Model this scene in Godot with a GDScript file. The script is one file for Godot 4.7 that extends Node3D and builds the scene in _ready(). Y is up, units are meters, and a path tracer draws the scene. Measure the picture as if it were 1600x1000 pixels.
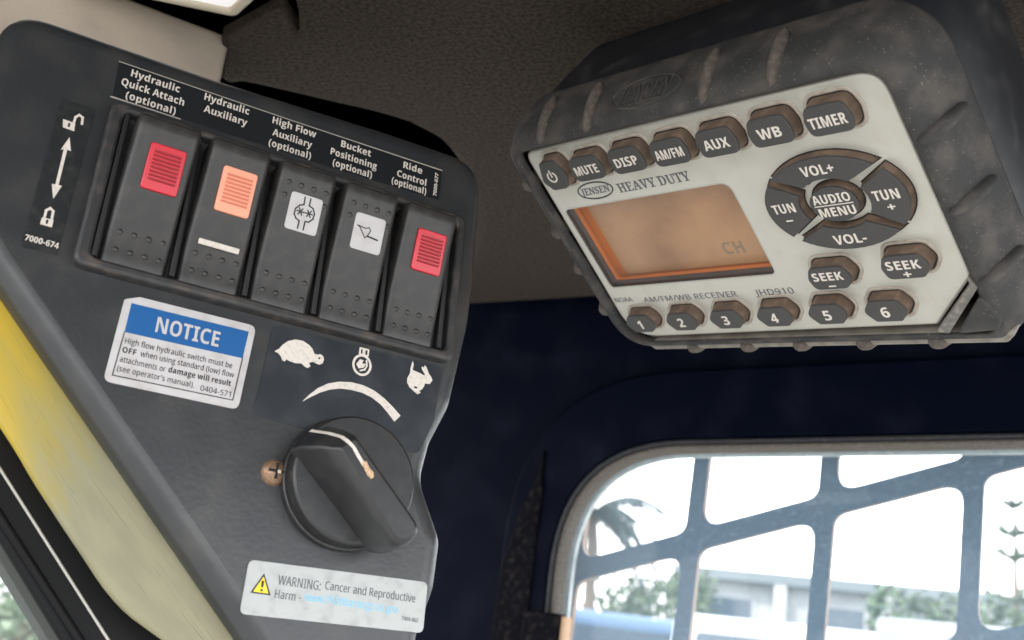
extends Node3D
# The corner of a machine cab: a console with five rocker switches, a radio under the ceiling, and a guarded window.
const MM := 0.001
const FLAT := 0xFFFFFFFF

var rng := RandomNumberGenerator.new()
var M := {}
var taken := {}
var fonts := {}
var text_base := {}
# frames (axes of a plane that things are mounted on; x along, y up the plane, z out of it)
var CONSOLE := Transform3D(Vector3(.88334, -.00945, -.46863), Vector3(-.05397, .9911, -.12172), Vector3(.46561, .13281, .87497), Vector3(-.09429, 1.74715, -.37337))
var RADIO := Transform3D(Vector3(.63655, -.11257, .76298), Vector3(-.59717, .55409, .57997), Vector3(-.48805, -.82481, .28549), Vector3(.08606, 1.77328, -.40631))
var WALL := Transform3D(Vector3(.85714, 0, .51508), Vector3(0, 1, 0), Vector3(-.51508, 0, .85714), Vector3(.03781, 1.88497, -.88541))
var CEIL := Transform3D(Vector3(.85714, 0, .51508), Vector3(.51508, 0, -.85714), Vector3(0, -1, 0), Vector3(.03781, 1.88497, -.88541))


func _ready() -> void:
	rng.seed = 11
	# camera
	var cam := Camera3D.new()
	cam.name = "camera"
	cam.transform = Transform3D(Vector3(.992753, .11501, .034854), Vector3(-.120175, .950083, .287923), Vector3(0, -.290025, .957019), Vector3(0, 1.6, 0))
	var lens := CameraAttributesPhysical.new()
	lens.frustum_focal_length = 39.6
	lens.frustum_near = 0.02
	lens.frustum_far = 900.0
	lens.frustum_focus_distance = 0.415
	lens.exposure_aperture = 15.0
	cam.attributes = lens
	cam.fov = 33.73
	cam.near = 0.02
	cam.far = 900.0
	add_child(cam)
	# daylight
	var env := Environment.new()
	env.background_mode = Environment.BG_SKY
	var sky := Sky.new()
	var sm := ProceduralSkyMaterial.new()
	sm.sky_top_color = lin(.80, .86, .94)
	sm.sky_horizon_color = lin(1, 1, 1)
	sm.sky_curve = 0.2
	sm.ground_bottom_color = lin(.3, .29, .27)
	sm.ground_horizon_color = lin(.7, .7, .68)
	sm.sky_energy_multiplier = 1.25
	sky.sky_material = sm
	env.sky = sky
	env.tonemap_mode = Environment.TONE_MAPPER_LINEAR
	env.tonemap_exposure = 3.7
	env.sdfgi_enabled = true
	env.ssao_enabled = true
	env.ssil_enabled = true
	var we := WorldEnvironment.new()
	we.name = "daylight"
	we.environment = env
	add_child(we)
	var sun := DirectionalLight3D.new()
	sun.name = "sun"
	sun.light_color = Color(1, .95, .87)
	sun.light_energy = 0.5
	sun.light_angular_distance = 6.0
	sun.shadow_enabled = true
	sun.look_at_from_position(Vector3(-7, 9, 6), Vector3.ZERO)
	add_child(sun)

	materials()
	setting()
	outside()
	window()
	console()
	for i in 5:
		rocker(i)
	stickers()
	throttle()
	radio()
	door_side()
	dome_lamp()


# ------------------------------------------------------------------ helpers
func lin(r: float, g: float, b: float, a := 1.0) -> Color:
	return Color(r, g, b, a).linear_to_srgb()


func noise_tex(seed_: int, freq: float, cols: Array, at: Array, size := 512, fractal := 4) -> NoiseTexture2D:
	var n := FastNoiseLite.new()
	n.seed = seed_
	n.frequency = freq
	n.fractal_octaves = fractal
	var g := Gradient.new()
	g.offsets = PackedFloat32Array(at)
	var pc := PackedColorArray()
	for c in cols:
		pc.append(c)
	g.colors = pc
	var t := NoiseTexture2D.new()
	t.width = size
	t.height = size
	t.seamless = true
	t.noise = n
	t.color_ramp = g
	return t


func bump_tex(seed_: int, freq: float, size := 512) -> NoiseTexture2D:
	var n := FastNoiseLite.new()
	n.seed = seed_
	n.frequency = freq
	n.fractal_octaves = 3
	var t := NoiseTexture2D.new()
	t.width = size
	t.height = size
	t.seamless = true
	t.noise = n
	t.as_normal_map = true
	t.bump_strength = 4.0
	return t


func mat(c: Color, rough := 0.6, metal := 0.0, spec := 0.5) -> StandardMaterial3D:
	var m := StandardMaterial3D.new()
	m.albedo_color = c
	m.roughness = rough
	m.metallic = metal
	m.metallic_specular = spec
	return m


func tri(m: StandardMaterial3D, per_metre: float) -> StandardMaterial3D:
	m.uv1_triplanar = true
	m.uv1_scale = Vector3.ONE * per_metre
	m.uv1_triplanar_sharpness = 4.0
	return m


func dusty(seed_: int, base: Color, dust: Color, rough: float, freq: float, at: Array, per_metre: float, grain := 0.0) -> StandardMaterial3D:
	var m := mat(Color.WHITE, rough)
	m.albedo_texture = noise_tex(seed_, freq, [base, base.lerp(dust, .35), dust], at)
	tri(m, per_metre)
	if grain > 0.0:
		m.normal_enabled = true
		m.normal_texture = M.grain
		m.normal_scale = grain
	return m


func materials() -> void:
	M.grain = bump_tex(3, 0.12)
	M.console = dusty(5, lin(.024, .025, .027), lin(.042, .0405, .039), .36, .012, [.35, .6, .95], 6.0, .03)
	M.rocker = dusty(6, lin(.024, .0228, .022), lin(.042, .037, .034), .38, .02, [.3, .6, 1.0], 12.0, .02)
	M.well = mat(lin(.008, .008, .009), .6)
	M.bezel = dusty(7, lin(.022, .022, .023), lin(.07, .055, .045), .5, .02, [.4, .65, .98], 10.0)
	M.label_black = mat(lin(.010, .012, .014), .35)
	M.label_edge = mat(lin(.35, .32, .28), .7)
	M.film_grey = dusty(43, lin(.017, .018, .019), lin(.036, .036, .035), .3, .02, [.35, .6, .98], 16.0)
	M.film = dusty(8, lin(.020, .024, .029), lin(.040, .044, .049), .28, .012, [.3, .6, 1.0], 10.0)
	M.print = dusty(9, lin(.60, .545, .49), lin(.40, .34, .285), .6, .03, [.45, .8, 1.0], 30.0)
	M.paper = dusty(10, lin(.46, .44, .44), lin(.37, .345, .33), .45, .015, [.4, .7, 1.0], 12.0)
	M.foil = dusty(12, lin(.36, .37, .36), lin(.28, .285, .275), .35, .02, [.4, .7, 1.0], 14.0)
	M.blue = mat(lin(.001, .078, .25), .45)
	M.ink = mat(lin(.02, .02, .022), .6)
	M.ink_soft = mat(lin(.09, .09, .10), .6)
	M.ink_blue = mat(lin(.20, .48, .66), .6)
	M.ink_yellow = mat(lin(.85, .58, .02), .5)
	M.red = mat(lin(.50, .008, .024), .25)
	M.red_dark = mat(lin(.26, .003, .01), .45)
	M.peach = mat(lin(.80, .30, .19), .4)
	M.peach_dark = mat(lin(.55, .17, .10), .5)
	M.knob = dusty(13, lin(.015, .015, .016), lin(.034, .032, .030), .38, .02, [.35, .65, 1.0], 14.0, .02)
	M.rust = dusty(14, lin(.17, .095, .055), lin(.40, .27, .17), .42, .05, [.3, .55, .9], 60.0, .2)
	M.rust.metallic = 0.35
	M.brass = mat(lin(.75, .6, .45), .3, .8)
	M.worn = dusty(15, lin(.40, .22, .1), lin(.75, .62, .48), .7, .06, [.3, .5, .75], 60.0, .3)
	M.face = dusty(16, lin(.46, .445, .395), lin(.41, .385, .33), .36, .012, [.40, .75, 1.0], 9.0)
	M.face.metallic = 0.3
	M.rubber = dusty(17, lin(.022, .0205, .020), lin(.072, .058, .049), .72, .025, [.25, .6, 1.0], 9.0, .1)
	M.rubber.albedo_texture = speckled(17, lin(.021, .0205, .0205), lin(.058, .050, .044), lin(.15, .135, .115))
	M.rubber_dust = dusty(18, lin(.06, .048, .040), lin(.12, .096, .077), .8, .03, [.3, .55, .95], 20.0, .12)
	M.lit_lip = dusty(42, lin(.20, .18, .15), lin(.12, .10, .082), .6, .02, [.3, .65, 1.0], 10.0)
	M.rear = dusty(19, lin(.009, .010, .013), lin(.05, .048, .046), .45, .014, [.5, .75, 1.0], 8.0)
	M.button = mat(lin(.038, .036, .034), .55)
	M.skirt = dusty(20, lin(.10, .066, .046), lin(.19, .125, .085), .75, .015, [.3, .55, .9], 14.0)
	M.gap = mat(lin(.012, .010, .009), .8)
	M.grime = dusty(21, lin(.37, .33, .28), lin(.27, .215, .165), .6, .02, [.3, .6, 1.0], 20.0)
	M.chrome = mat(lin(.05, .045, .045), .18)
	M.amber = mat(lin(.48, .13, .02), .3)
	M.lcd = dusty(22, lin(.36, .185, .080), lin(.22, .100, .038), .35, .005, [.3, .55, .9], 6.0)
	M.lcd_ink = mat(lin(.21, .14, .09), .5)
	M.lens = glass(.03, lin(.2, .15, .1), .08)
	M.lens.metallic_specular = 0.3
	M.steel_strip = dusty(23, lin(.10, .095, .085), lin(.24, .21, .18), .5, .03, [.3, .6, .95], 20.0)
	M.foam = mat(Color.WHITE, .95, 0, .3)
	M.foam.albedo_texture = noise_tex(24, .05, [lin(.024, .0188, .0152), lin(.041, .0324, .0264), lin(.064, .052, .042)], [.2, .5, .95], 1024, 6)
	tri(M.foam, 6.0)
	M.foam.heightmap_enabled = true
	M.foam.heightmap_texture = noise_tex(25, .14, [Color.BLACK, Color.WHITE], [.2, .8])
	M.foam.heightmap_scale = 0.014
	M.header = dusty(26, lin(.46, .385, .31), lin(.38, .32, .265), .6, .01, [.3, .6, .95], 4.0, .05)
	M.navy = dusty(27, lin(.0005, .0016, .0075), lin(.006, .0085, .017), .6, .010, [.4, .72, 1.0], 3.0)
	M.navy.metallic_specular = 0.16
	M.gasket = dusty(28, lin(.085, .075, .064), lin(.15, .132, .112), .8, .03, [.25, .5, .95], 16.0, .2)
	M.gasket_dark = dusty(29, lin(.012, .013, .018), lin(.06, .052, .048), .7, .03, [.35, .65, 1.0], 14.0)
	M.latch = dusty(30, lin(.004, .004, .006), lin(.05, .036, .028), .6, .018, [.5, .78, 1.0], 12.0)
	M.latch.metallic_specular = 0.12
	M.guard = dusty(31, lin(.035, .07, .115), lin(.07, .11, .155), .6, .05, [.4, .65, .95], 12.0)
	M.guard_edge = mat(lin(.25, .17, .13), .7)
	M.frit = dusty(32, lin(.42, .47, .47), lin(.55, .58, .57), .6, .02, [.3, .6, .9], 6.0)
	M.pane = glass(.06, lin(.85, .92, .95), .04)
	M.pane.metallic_specular = 0.22
	M.dust_film = dusty_film()
	M.yellow = yellow_reflection()
	M.seal = mat(lin(.006, .006, .0065), .5, 0, .25)
	M.white_bead = mat(lin(.42, .40, .36), .5)
	M.lamp_lens = mat(lin(.86, .85, .86), .35)
	M.lamp_lens.emission_enabled = true
	M.lamp_lens.emission = Color(1, .98, .98)
	M.lamp_lens.emission_energy_multiplier = 0.14
	M.cream = mat(lin(.62, .54, .42), .5)
	M.dark_hole = mat(lin(.006, .007, .012), .7)
	# outside
	M.asphalt = dusty(33, lin(.24, .235, .22), lin(.19, .185, .175), .9, .02, [.3, .6, .9], .3)
	M.grass = dusty(34, lin(.045, .075, .03), lin(.09, .12, .05), .9, .03, [.3, .6, .9], .4)
	M.stucco = dusty(35, lin(.34, .36, .37), lin(.28, .29, .3), .8, .01, [.3, .6, .9], .2)
	M.fascia = mat(lin(.11, .135, .15), .7)
	M.dark_glass = mat(lin(.03, .05, .075), .1)
	M.leaf = mat(lin(.055, .085, .045), .7)
	M.leaf.vertex_color_use_as_albedo = true
	M.leaf.albedo_color = Color.WHITE
	M.bark = mat(lin(.11, .085, .065), .9)
	M.tyre = mat(lin(.02, .02, .02), .8)
	M.rim = mat(lin(.5, .5, .52), .35, .7)
	M.car_white = mat(lin(.5, .52, .54), .35)
	M.car_blue = mat(lin(.05, .10, .18), .35)
	M.car_grey = mat(lin(.16, .18, .2), .3)
	M.chevron = mat(lin(.5, .05, .03), .4)


func glass(alpha: float, c: Color, rough: float) -> StandardMaterial3D:
	var m := mat(Color(c.r, c.g, c.b, alpha), rough)
	m.transparency = BaseMaterial3D.TRANSPARENCY_ALPHA
	m.cull_mode = BaseMaterial3D.CULL_DISABLED
	return m


func dusty_film() -> StandardMaterial3D:
	# dried dust on the window glass
	var m := mat(Color.WHITE, .9)
	m.albedo_texture = noise_tex(40, .06, [Color(.50, .70, .82, .09), Color(.56, .74, .84, .13), Color(.74, .84, .88, .30)], [.3, .62, 1.0], 512, 6)
	m.transparency = BaseMaterial3D.TRANSPARENCY_ALPHA
	m.cull_mode = BaseMaterial3D.CULL_DISABLED
	return tri(m, 5.0)


func speckled(seed_: int, base: Color, dust: Color, speck: Color) -> ImageTexture:
	# a film of dust in drifts, with loose specks
	var n := FastNoiseLite.new()
	n.seed = seed_
	n.frequency = .012
	n.fractal_octaves = 5
	var rg := RandomNumberGenerator.new()
	rg.seed = seed_
	var im := Image.create(512, 512, false, Image.FORMAT_RGB8)
	for y in 512:
		for x in 512:
			# blend over the borders so that the tile repeats without a seam
			var fx := x / 512.0
			var fy := y / 512.0
			var e := lerpf(lerpf(n.get_noise_2d(x, y), n.get_noise_2d(x - 512, y), fx), lerpf(n.get_noise_2d(x, y - 512), n.get_noise_2d(x - 512, y - 512), fx), fy)
			im.set_pixel(x, y, base.lerp(dust, clampf(.38 + e * 1.9 + rg.randf_range(-.12, .12), 0, 1)))
	for i in 2600:
		var c := Vector2(rg.randi_range(2, 508), rg.randi_range(2, 508))
		var e := n.get_noise_2d(c.x * 2.0, c.y * 2.0 + 900)
		if e < .05 and rg.randf() < .8:
			continue
		var k := speck.lerp(dust, rg.randf())
		for q in [[0, 0], [1, 0], [0, 1], [1, 1], [2, 1]].slice(0, rg.randi_range(1, 5)):
			im.set_pixel(int(c.x) + q[0], int(c.y) + q[1], k)
	return ImageTexture.create_from_image(im)


func yellow_reflection() -> StandardMaterial3D:
	# khaki post colour, with a yellow reflection painted in towards the top
	var n := FastNoiseLite.new()
	n.seed = 41
	n.frequency = .02
	n.fractal_octaves = 4
	var im := Image.create(256, 256, false, Image.FORMAT_RGB8)
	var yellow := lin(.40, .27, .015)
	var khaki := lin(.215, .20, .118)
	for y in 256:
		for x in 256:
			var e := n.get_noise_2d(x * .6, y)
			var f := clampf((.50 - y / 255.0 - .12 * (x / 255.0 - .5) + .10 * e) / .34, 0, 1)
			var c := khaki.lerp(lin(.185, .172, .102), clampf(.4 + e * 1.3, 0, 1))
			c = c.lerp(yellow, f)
			# long scuffs along the post
			var sc := n.get_noise_2d(x * 9.0 + y * .5, y * .7 + 500)
			im.set_pixel(x, y, c.darkened(clampf((sc - .46) * 1.6, 0, .25)))
	var m := mat(Color.WHITE, .5)
	m.albedo_texture = ImageTexture.create_from_image(im)
	m.texture_repeat = false
	return m


var st: SurfaceTool
var off := Vector3.ZERO


func begin() -> void:
	st = SurfaceTool.new()
	st.begin(Mesh.PRIMITIVE_TRIANGLES)


func v(x: float, y: float, z: float) -> void:
	st.add_vertex((Vector3(x, y, z) - off) * MM)


func t3(a: Vector3, b: Vector3, c: Vector3) -> void:
	if (b - a).cross(c - a).length_squared() < 1e-10:
		return
	# counter-clockwise in, clockwise out
	v(a.x, a.y, a.z)
	v(c.x, c.y, c.z)
	v(b.x, b.y, b.z)


func q4(a: Vector3, b: Vector3, c: Vector3, d: Vector3) -> void:
	t3(a, b, c)
	t3(a, c, d)


func done(called: String, material: Material, parent: Node = null) -> MeshInstance3D:
	st.generate_normals()
	var o := MeshInstance3D.new()
	o.mesh = st.commit()
	o.material_override = material
	o.name = called
	(parent if parent else self).add_child(o, true)
	return o


func numbered(called: String) -> String:
	if not taken.has(called):
		taken[called] = 0
		return called
	taken[called] += 1
	return "%s_%03d" % [called, taken[called]]


func thing(called: String, label: String, category: String, frame: Transform3D, at := Vector3.ZERO, group := "") -> Node3D:
	# at: millimetres in the frame; what is built next under it may be given in the same millimetres
	var o := Node3D.new()
	o.name = numbered(called)
	o.transform = Transform3D(frame.basis, frame * (at * MM))
	add_child(o)
	off = at
	tag(o, label, category, group)
	return o


func tag(o: Node, label: String, category: String, group := "", kind := "") -> void:
	if label:
		o.set_meta("label", label)
	if category:
		o.set_meta("category", category)
	if group:
		o.set_meta("group", group)
	if kind:
		o.set_meta("kind", kind)


func struct(called: String, label: String, category: String, frame: Transform3D) -> Node3D:
	var o := thing(called, label, category, frame)
	o.set_meta("kind", "structure")
	return o


func p2(a: Array) -> PackedVector2Array:
	var r := PackedVector2Array()
	for i in range(0, a.size(), 2):
		r.append(Vector2(a[i], a[i + 1]))
	return ccw(r)


func ccw(r: PackedVector2Array) -> PackedVector2Array:
	if Geometry2D.is_polygon_clockwise(r):
		r.reverse()
	# Godot's test has y down: make the signed area positive
	var s := 0.0
	for i in r.size():
		s += r[i].cross(r[(i + 1) % r.size()])
	if s < 0:
		r.reverse()
	return r


func rounded(pts: PackedVector2Array, radii: Array, n := 5) -> PackedVector2Array:
	# every corner becomes n + 1 points
	var r := PackedVector2Array()
	var k := pts.size()
	for i in k:
		var p := pts[i]
		var a := (pts[(i - 1 + k) % k] - p)
		var b := (pts[(i + 1) % k] - p)
		var rad: float = radii[i % radii.size()]
		var half := acos(clampf(a.normalized().dot(b.normalized()), -1, 1)) / 2.0
		var cut: float = minf(rad / tan(half), minf(a.length(), b.length()) * .49)
		var s := p + a.normalized() * cut
		var e := p + b.normalized() * cut
		for j in n + 1:
			var t := float(j) / n
			# quadratic curve, close to the arc
			r.append(s.lerp(p, t).lerp(p.lerp(e, t), t) if n > 1 else s.lerp(e, t))
	return r


func rect(l: float, b: float, r: float, t: float, radii: Array, n := 5) -> PackedVector2Array:
	return rounded(PackedVector2Array([Vector2(l, b), Vector2(r, b), Vector2(r, t), Vector2(l, t)]), radii, n)


func inset(poly: PackedVector2Array, d: float) -> PackedVector2Array:
	var r := PackedVector2Array()
	var k := poly.size()
	for i in k:
		var a := Vector2.ZERO
		var b := Vector2.ZERO
		for j in range(1, k):
			a = poly[i] - poly[(i - j + k) % k]
			if a.length_squared() > 1e-6:
				break
		for j in range(1, k):
			b = poly[(i + j) % k] - poly[i]
			if b.length_squared() > 1e-6:
				break
		var na := Vector2(-a.y, a.x).normalized()
		var nb := Vector2(-b.y, b.x).normalized()
		var n := (na + nb)
		n = n.normalized() if n.length() > .01 else na
		r.append(poly[i] + n * d / maxf(.4, n.dot(na)))
	# where a tight corner turned inside out, draw its points together
	for pass_ in 3:
		var flipped := PackedInt32Array()
		flipped.resize(k)
		var any := 0
		for i in k:
			var j := (i + 1) % k
			var e := r[j] - r[i]
			if e.length_squared() > 1e-8 and e.dot(poly[j] - poly[i]) < 0:
				flipped[i] = 1
				any += 1
		if any == 0 or any == k:
			break
		var start := 0
		while flipped[start]:
			start += 1
		var i := 1
		while i <= k:
			var at := (start + i) % k
			if flipped[at]:
				var n := 0
				var mid := Vector2.ZERO
				while flipped[(at + n) % k]:
					n += 1
				for m in n + 1:
					mid += r[(at + m) % k]
				mid /= n + 1
				for m in n + 1:
					r[(at + m) % k] = mid
				i += n
			i += 1
	return r


func ring3(poly: PackedVector2Array, h: float) -> PackedVector3Array:
	var r := PackedVector3Array()
	for p in poly:
		r.append(Vector3(p.x, p.y, h))
	return r


func cap(r: PackedVector3Array, up := true) -> void:
	st.set_smooth_group(FLAT)
	var flat := PackedVector2Array()
	var from := PackedInt32Array()
	for i in r.size():
		var p := Vector2(r[i].x, r[i].y)
		if flat.is_empty() or (p.distance_squared_to(flat[-1]) > 1e-7 and p.distance_squared_to(flat[0]) > 1e-7):
			flat.append(p)
			from.append(i)
	var idx := Geometry2D.triangulate_polygon(flat)
	if idx.is_empty():
		push_warning("no cap")
	for i in range(0, idx.size(), 3):
		var a := r[from[idx[i]]]
		var b := r[from[idx[i + 1]]]
		var c := r[from[idx[i + 2]]]
		if ((b - a).cross(c - a).z > 0) == up:
			t3(a, b, c)
		else:
			t3(a, c, b)


func skin(rings: Array, group := 1, closed := true) -> void:
	# rings run counter-clockwise seen from +z; the outside is on the right when h falls from the first ring to the last
	st.set_smooth_group(group)
	for k in rings.size() - 1:
		var a: PackedVector3Array = rings[k]
		var b: PackedVector3Array = rings[k + 1]
		var n := a.size()
		for i in (n if closed else n - 1):
			var j := (i + 1) % n
			q4(a[i], b[i], b[j], a[j])


func plate(poly: PackedVector2Array, h0: float, h1: float, bevel := 0.0, back := false) -> void:
	# a slab between h0 and h1 whose upper edge is rounded
	var rings := []
	if bevel > 0.0:
		rings = [ring3(inset(poly, bevel), h1), ring3(inset(poly, bevel * .6), h1 - bevel * .08), ring3(inset(poly, bevel * .29), h1 - bevel * .29), ring3(inset(poly, bevel * .08), h1 - bevel * .6), ring3(poly, h1 - bevel), ring3(poly, h0)]
	else:
		rings = [ring3(poly, h1), ring3(poly, h0)]
	cap(rings[0])
	skin(rings, 1 if bevel > 0.0 else 2)
	if back:
		cap(ring3(poly, h0), false)


func frame_ring(outer: PackedVector2Array, inner: PackedVector2Array, h0: float, h1: float, bevel := 0.0) -> void:
	# a frame: both polygons have the same number of points
	var o := [ring3(inset(outer, bevel), h1), ring3(inset(outer, bevel * .29), h1 - bevel * .29), ring3(outer, h1 - bevel), ring3(outer, h0)]
	var n := [ring3(inner, h0), ring3(inner, h1 - bevel), ring3(inset(inner, -bevel * .29), h1 - bevel * .29), ring3(inset(inner, -bevel), h1)]
	skin(o, 1)
	skin(n, 2)
	st.set_smooth_group(FLAT)
	var a: PackedVector3Array = n[3]
	var b: PackedVector3Array = o[0]
	for i in a.size():
		var j := (i + 1) % a.size()
		q4(a[i], b[i], b[j], a[j])


func disc(cx: float, cy: float, r: float, n := 40, ry := -1.0) -> PackedVector2Array:
	var p := PackedVector2Array()
	for i in n:
		var a := TAU * i / n
		p.append(Vector2(cx + r * cos(a), cy + (ry if ry > 0 else r) * sin(a)))
	return p


func stroke(pts: Array, width: float, h: float, thick := .12) -> void:
	# a printed line along points
	for i in range(0, pts.size() - 2, 2):
		var a := Vector2(pts[i], pts[i + 1])
		var b := Vector2(pts[i + 2], pts[i + 3])
		var d := (b - a).normalized() * width * .5
		var n := Vector2(-d.y, d.x)
		plate(ccw(PackedVector2Array([a - d - n, b + d - n, b + d + n, a - d + n])), h, h + thick + i * .0008)


func font(bold: bool, serif := false) -> Font:
	var key := "%s%s" % [bold, serif]
	if not fonts.has(key):
		var f := SystemFont.new()
		f.font_names = PackedStringArray(["Droid Serif" if serif else "Droid Sans"])
		f.font_weight = 700 if bold else 400
		fonts[key] = f
	return fonts[key]


func text_mesh(s: String, bold: bool, serif: bool) -> TextMesh:
	var m := TextMesh.new()
	m.font = font(bold, serif)
	m.font_size = 64
	m.pixel_size = .01
	m.depth = .1
	m.curve_step = 2.0
	m.text = s
	return m


func text(parent: Node3D, s: String, x0: float, x1: float, base: float, caps: float, h: float, material: Material, bold := true, serif := false, slant := 0.0, rise := 0.0, thick := .12) -> MeshInstance3D:
	# lettering from x0 to x1, its baseline at base and capitals of height caps
	var key := "%s%s" % [bold, serif]
	if not text_base.has(key):
		text_base[key] = text_mesh("H", bold, serif).get_aabb()
	var ref: AABB = text_base[key]
	var m := text_mesh(s, bold, serif)
	var box := m.get_aabb()
	var sx := (x1 - x0) / box.size.x
	var sy := caps / ref.size.y
	var o := MeshInstance3D.new()
	o.mesh = m
	o.material_override = material
	o.name = "lettering"
	var b := Basis(Vector3(sx, sx * rise, 0), Vector3(slant * sy, sy, 0), Vector3(0, 0, thick / .1))
	var origin := Vector3(x0 - box.position.x * sx, base - ref.position.y * sy, h + thick * .5) - off
	o.transform = Transform3D(b.scaled(Vector3.ONE * MM) if false else Basis(b.x * MM, b.y * MM, b.z * MM), origin * MM)
	parent.add_child(o, true)
	return o


func prism_x(profile: PackedVector2Array, x0: float, x1: float, bevel := 0.0) -> void:
	# a profile in (z, y) drawn along x
	var n := profile.size()
	st.set_smooth_group(FLAT)
	for i in n:
		var a := profile[i]
		var b := profile[(i + 1) % n]
		q4(Vector3(x0, a.y, a.x), Vector3(x0, b.y, b.x), Vector3(x1, b.y, b.x), Vector3(x1, a.y, a.x))
	var idx := Geometry2D.triangulate_polygon(profile)
	for i in range(0, idx.size(), 3):
		for x in [x0, x1]:
			t3(Vector3(x, profile[idx[i]].y, profile[idx[i]].x), Vector3(x, profile[idx[i + 1]].y, profile[idx[i + 1]].x), Vector3(x, profile[idx[i + 2]].y, profile[idx[i + 2]].x))


func box(c: Vector3, s: Vector3) -> void:
	plate(rect(c.x - s.x / 2, c.y - s.y / 2, c.x + s.x / 2, c.y + s.y / 2, [.01], 1), c.z - s.z / 2, c.z + s.z / 2, 0.0, true)


func tube(pts: PackedVector3Array, radii: Array, sides := 8) -> void:
	st.set_smooth_group(1)
	var rings := []
	for i in pts.size():
		var d := (pts[mini(i + 1, pts.size() - 1)] - pts[maxi(i - 1, 0)]).normalized()
		var a := d.cross(Vector3.UP if absf(d.y) < .9 else Vector3.RIGHT).normalized()
		var b := d.cross(a)
		var r := PackedVector3Array()
		for k in sides:
			var t := TAU * k / sides
			r.append(pts[i] + (a * cos(t) + b * sin(t)) * float(radii[mini(i, radii.size() - 1)]))
		rings.append(r)
	skin(rings, 1)


# ------------------------------------------------------------------ the setting
func setting() -> void:
	var g := struct("ground", "pale concrete yard around the machine", "ground", Transform3D.IDENTITY)
	begin()
	var poly := PackedVector2Array()
	st.set_smooth_group(FLAT)
	q4(Vector3(-400, 0, 400) * 1000, Vector3(400, 0, 400) * 1000, Vector3(400, 0, -400) * 1000, Vector3(-400, 0, -400) * 1000)
	done("yard_surface", M.asphalt, g)
	begin()
	st.set_smooth_group(FLAT)
	q4(Vector3(-60, .006, -4) * 1000, Vector3(-1.5, .006, -4) * 1000, Vector3(-1.5, .006, -80) * 1000, Vector3(-60, .006, -80) * 1000)
	done("lawn_surface", M.grass, g)

	# ceiling: foam headliner with a ragged opening for the lamp and a slit beside it
	var c := struct("ceiling", "brown grey foam headliner with a torn slit near the lamp", "ceiling", CEIL)
	begin()
	poly = p2([20, -439, 66, -450.5, 69.5, -450, 71, -447, 65.5, -431, 68.5, -432.5, 80, -447, 88, -460, 97.7, -472.8, 110, -520, 190, -640, 190, -1150, 1000, -1150, 1000, -26, -84, -26, -62, -56, 14, -149, 61, -234, 79, -292, 75, -325, 62, -347, 39, -370, 19, -390, 2, -405, -8, -406])
	plate(poly, -9, 0, 2.2)
	done("headliner", M.foam, c)
	begin()
	var edge := [Vector2(-8, -406), Vector2(2, -405), Vector2(19, -390), Vector2(39, -370), Vector2(62, -347), Vector2(75, -325), Vector2(79, -292), Vector2(61, -234), Vector2(14, -149), Vector2(-62, -56), Vector2(-80, -30), Vector2(-30, -24), Vector2(500, -24), Vector2(1000, -24)]
	var path := PackedVector3Array()
	for i in 105:
		var e := along(edge, i / 8.0)
		path.append(Vector3(e.x, e.y, -11.0))
	tube(path, [10.8], 14)
	done("rolled_edge", M.foam, c)
	begin()
	plate(rect(-700, -1180, 1010, 40, [5.0]), -60, -46)
	cap(ring3(rect(-700, -1180, 1010, 40, [5.0]), -46))
	done("roof_plate", M.dark_hole, c)

	# tan header between the console and the lamp opening
	var hd := thing("header_trim", "tan moulded trim beam above the switch console", "trim", CONSOLE)
	begin()
	plate(rect(-420, 20, -5.5, 164.5, [1.5, 3, 3, 1.5], 3), -170, -131, 2.5)
	done("beam", M.header, hd)

	# steel wall with the window opening
	var w := struct("cab_wall", "dark navy painted steel wall around the window", "wall", WALL)
	begin()
	var hole := rounded(PackedVector2Array([Vector2(20, -760), Vector2(760, -760), Vector2(760, -98), Vector2(19, -120.5)]), [100.0, 100.0, 100.0, 112.0], 14)
	var rim := rounded(PackedVector2Array([Vector2(-26, -820), Vector2(820, -820), Vector2(820, -42), Vector2(-28, -63)]), [140.0, 140.0, 140.0, 152.0], 14)
	var wide := rounded(PackedVector2Array([Vector2(-420, -900), Vector2(900, -900), Vector2(900, 44), Vector2(-420, 44)]), [1.0], 14)
	frame_ring(rim, hole, -30, 0, 3.0)
	done("window_surround", M.navy, w)
	begin()
	frame_ring(wide, inset(rim, 4.0), -40, -9)
	done("wall_panel", M.navy, w)


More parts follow.
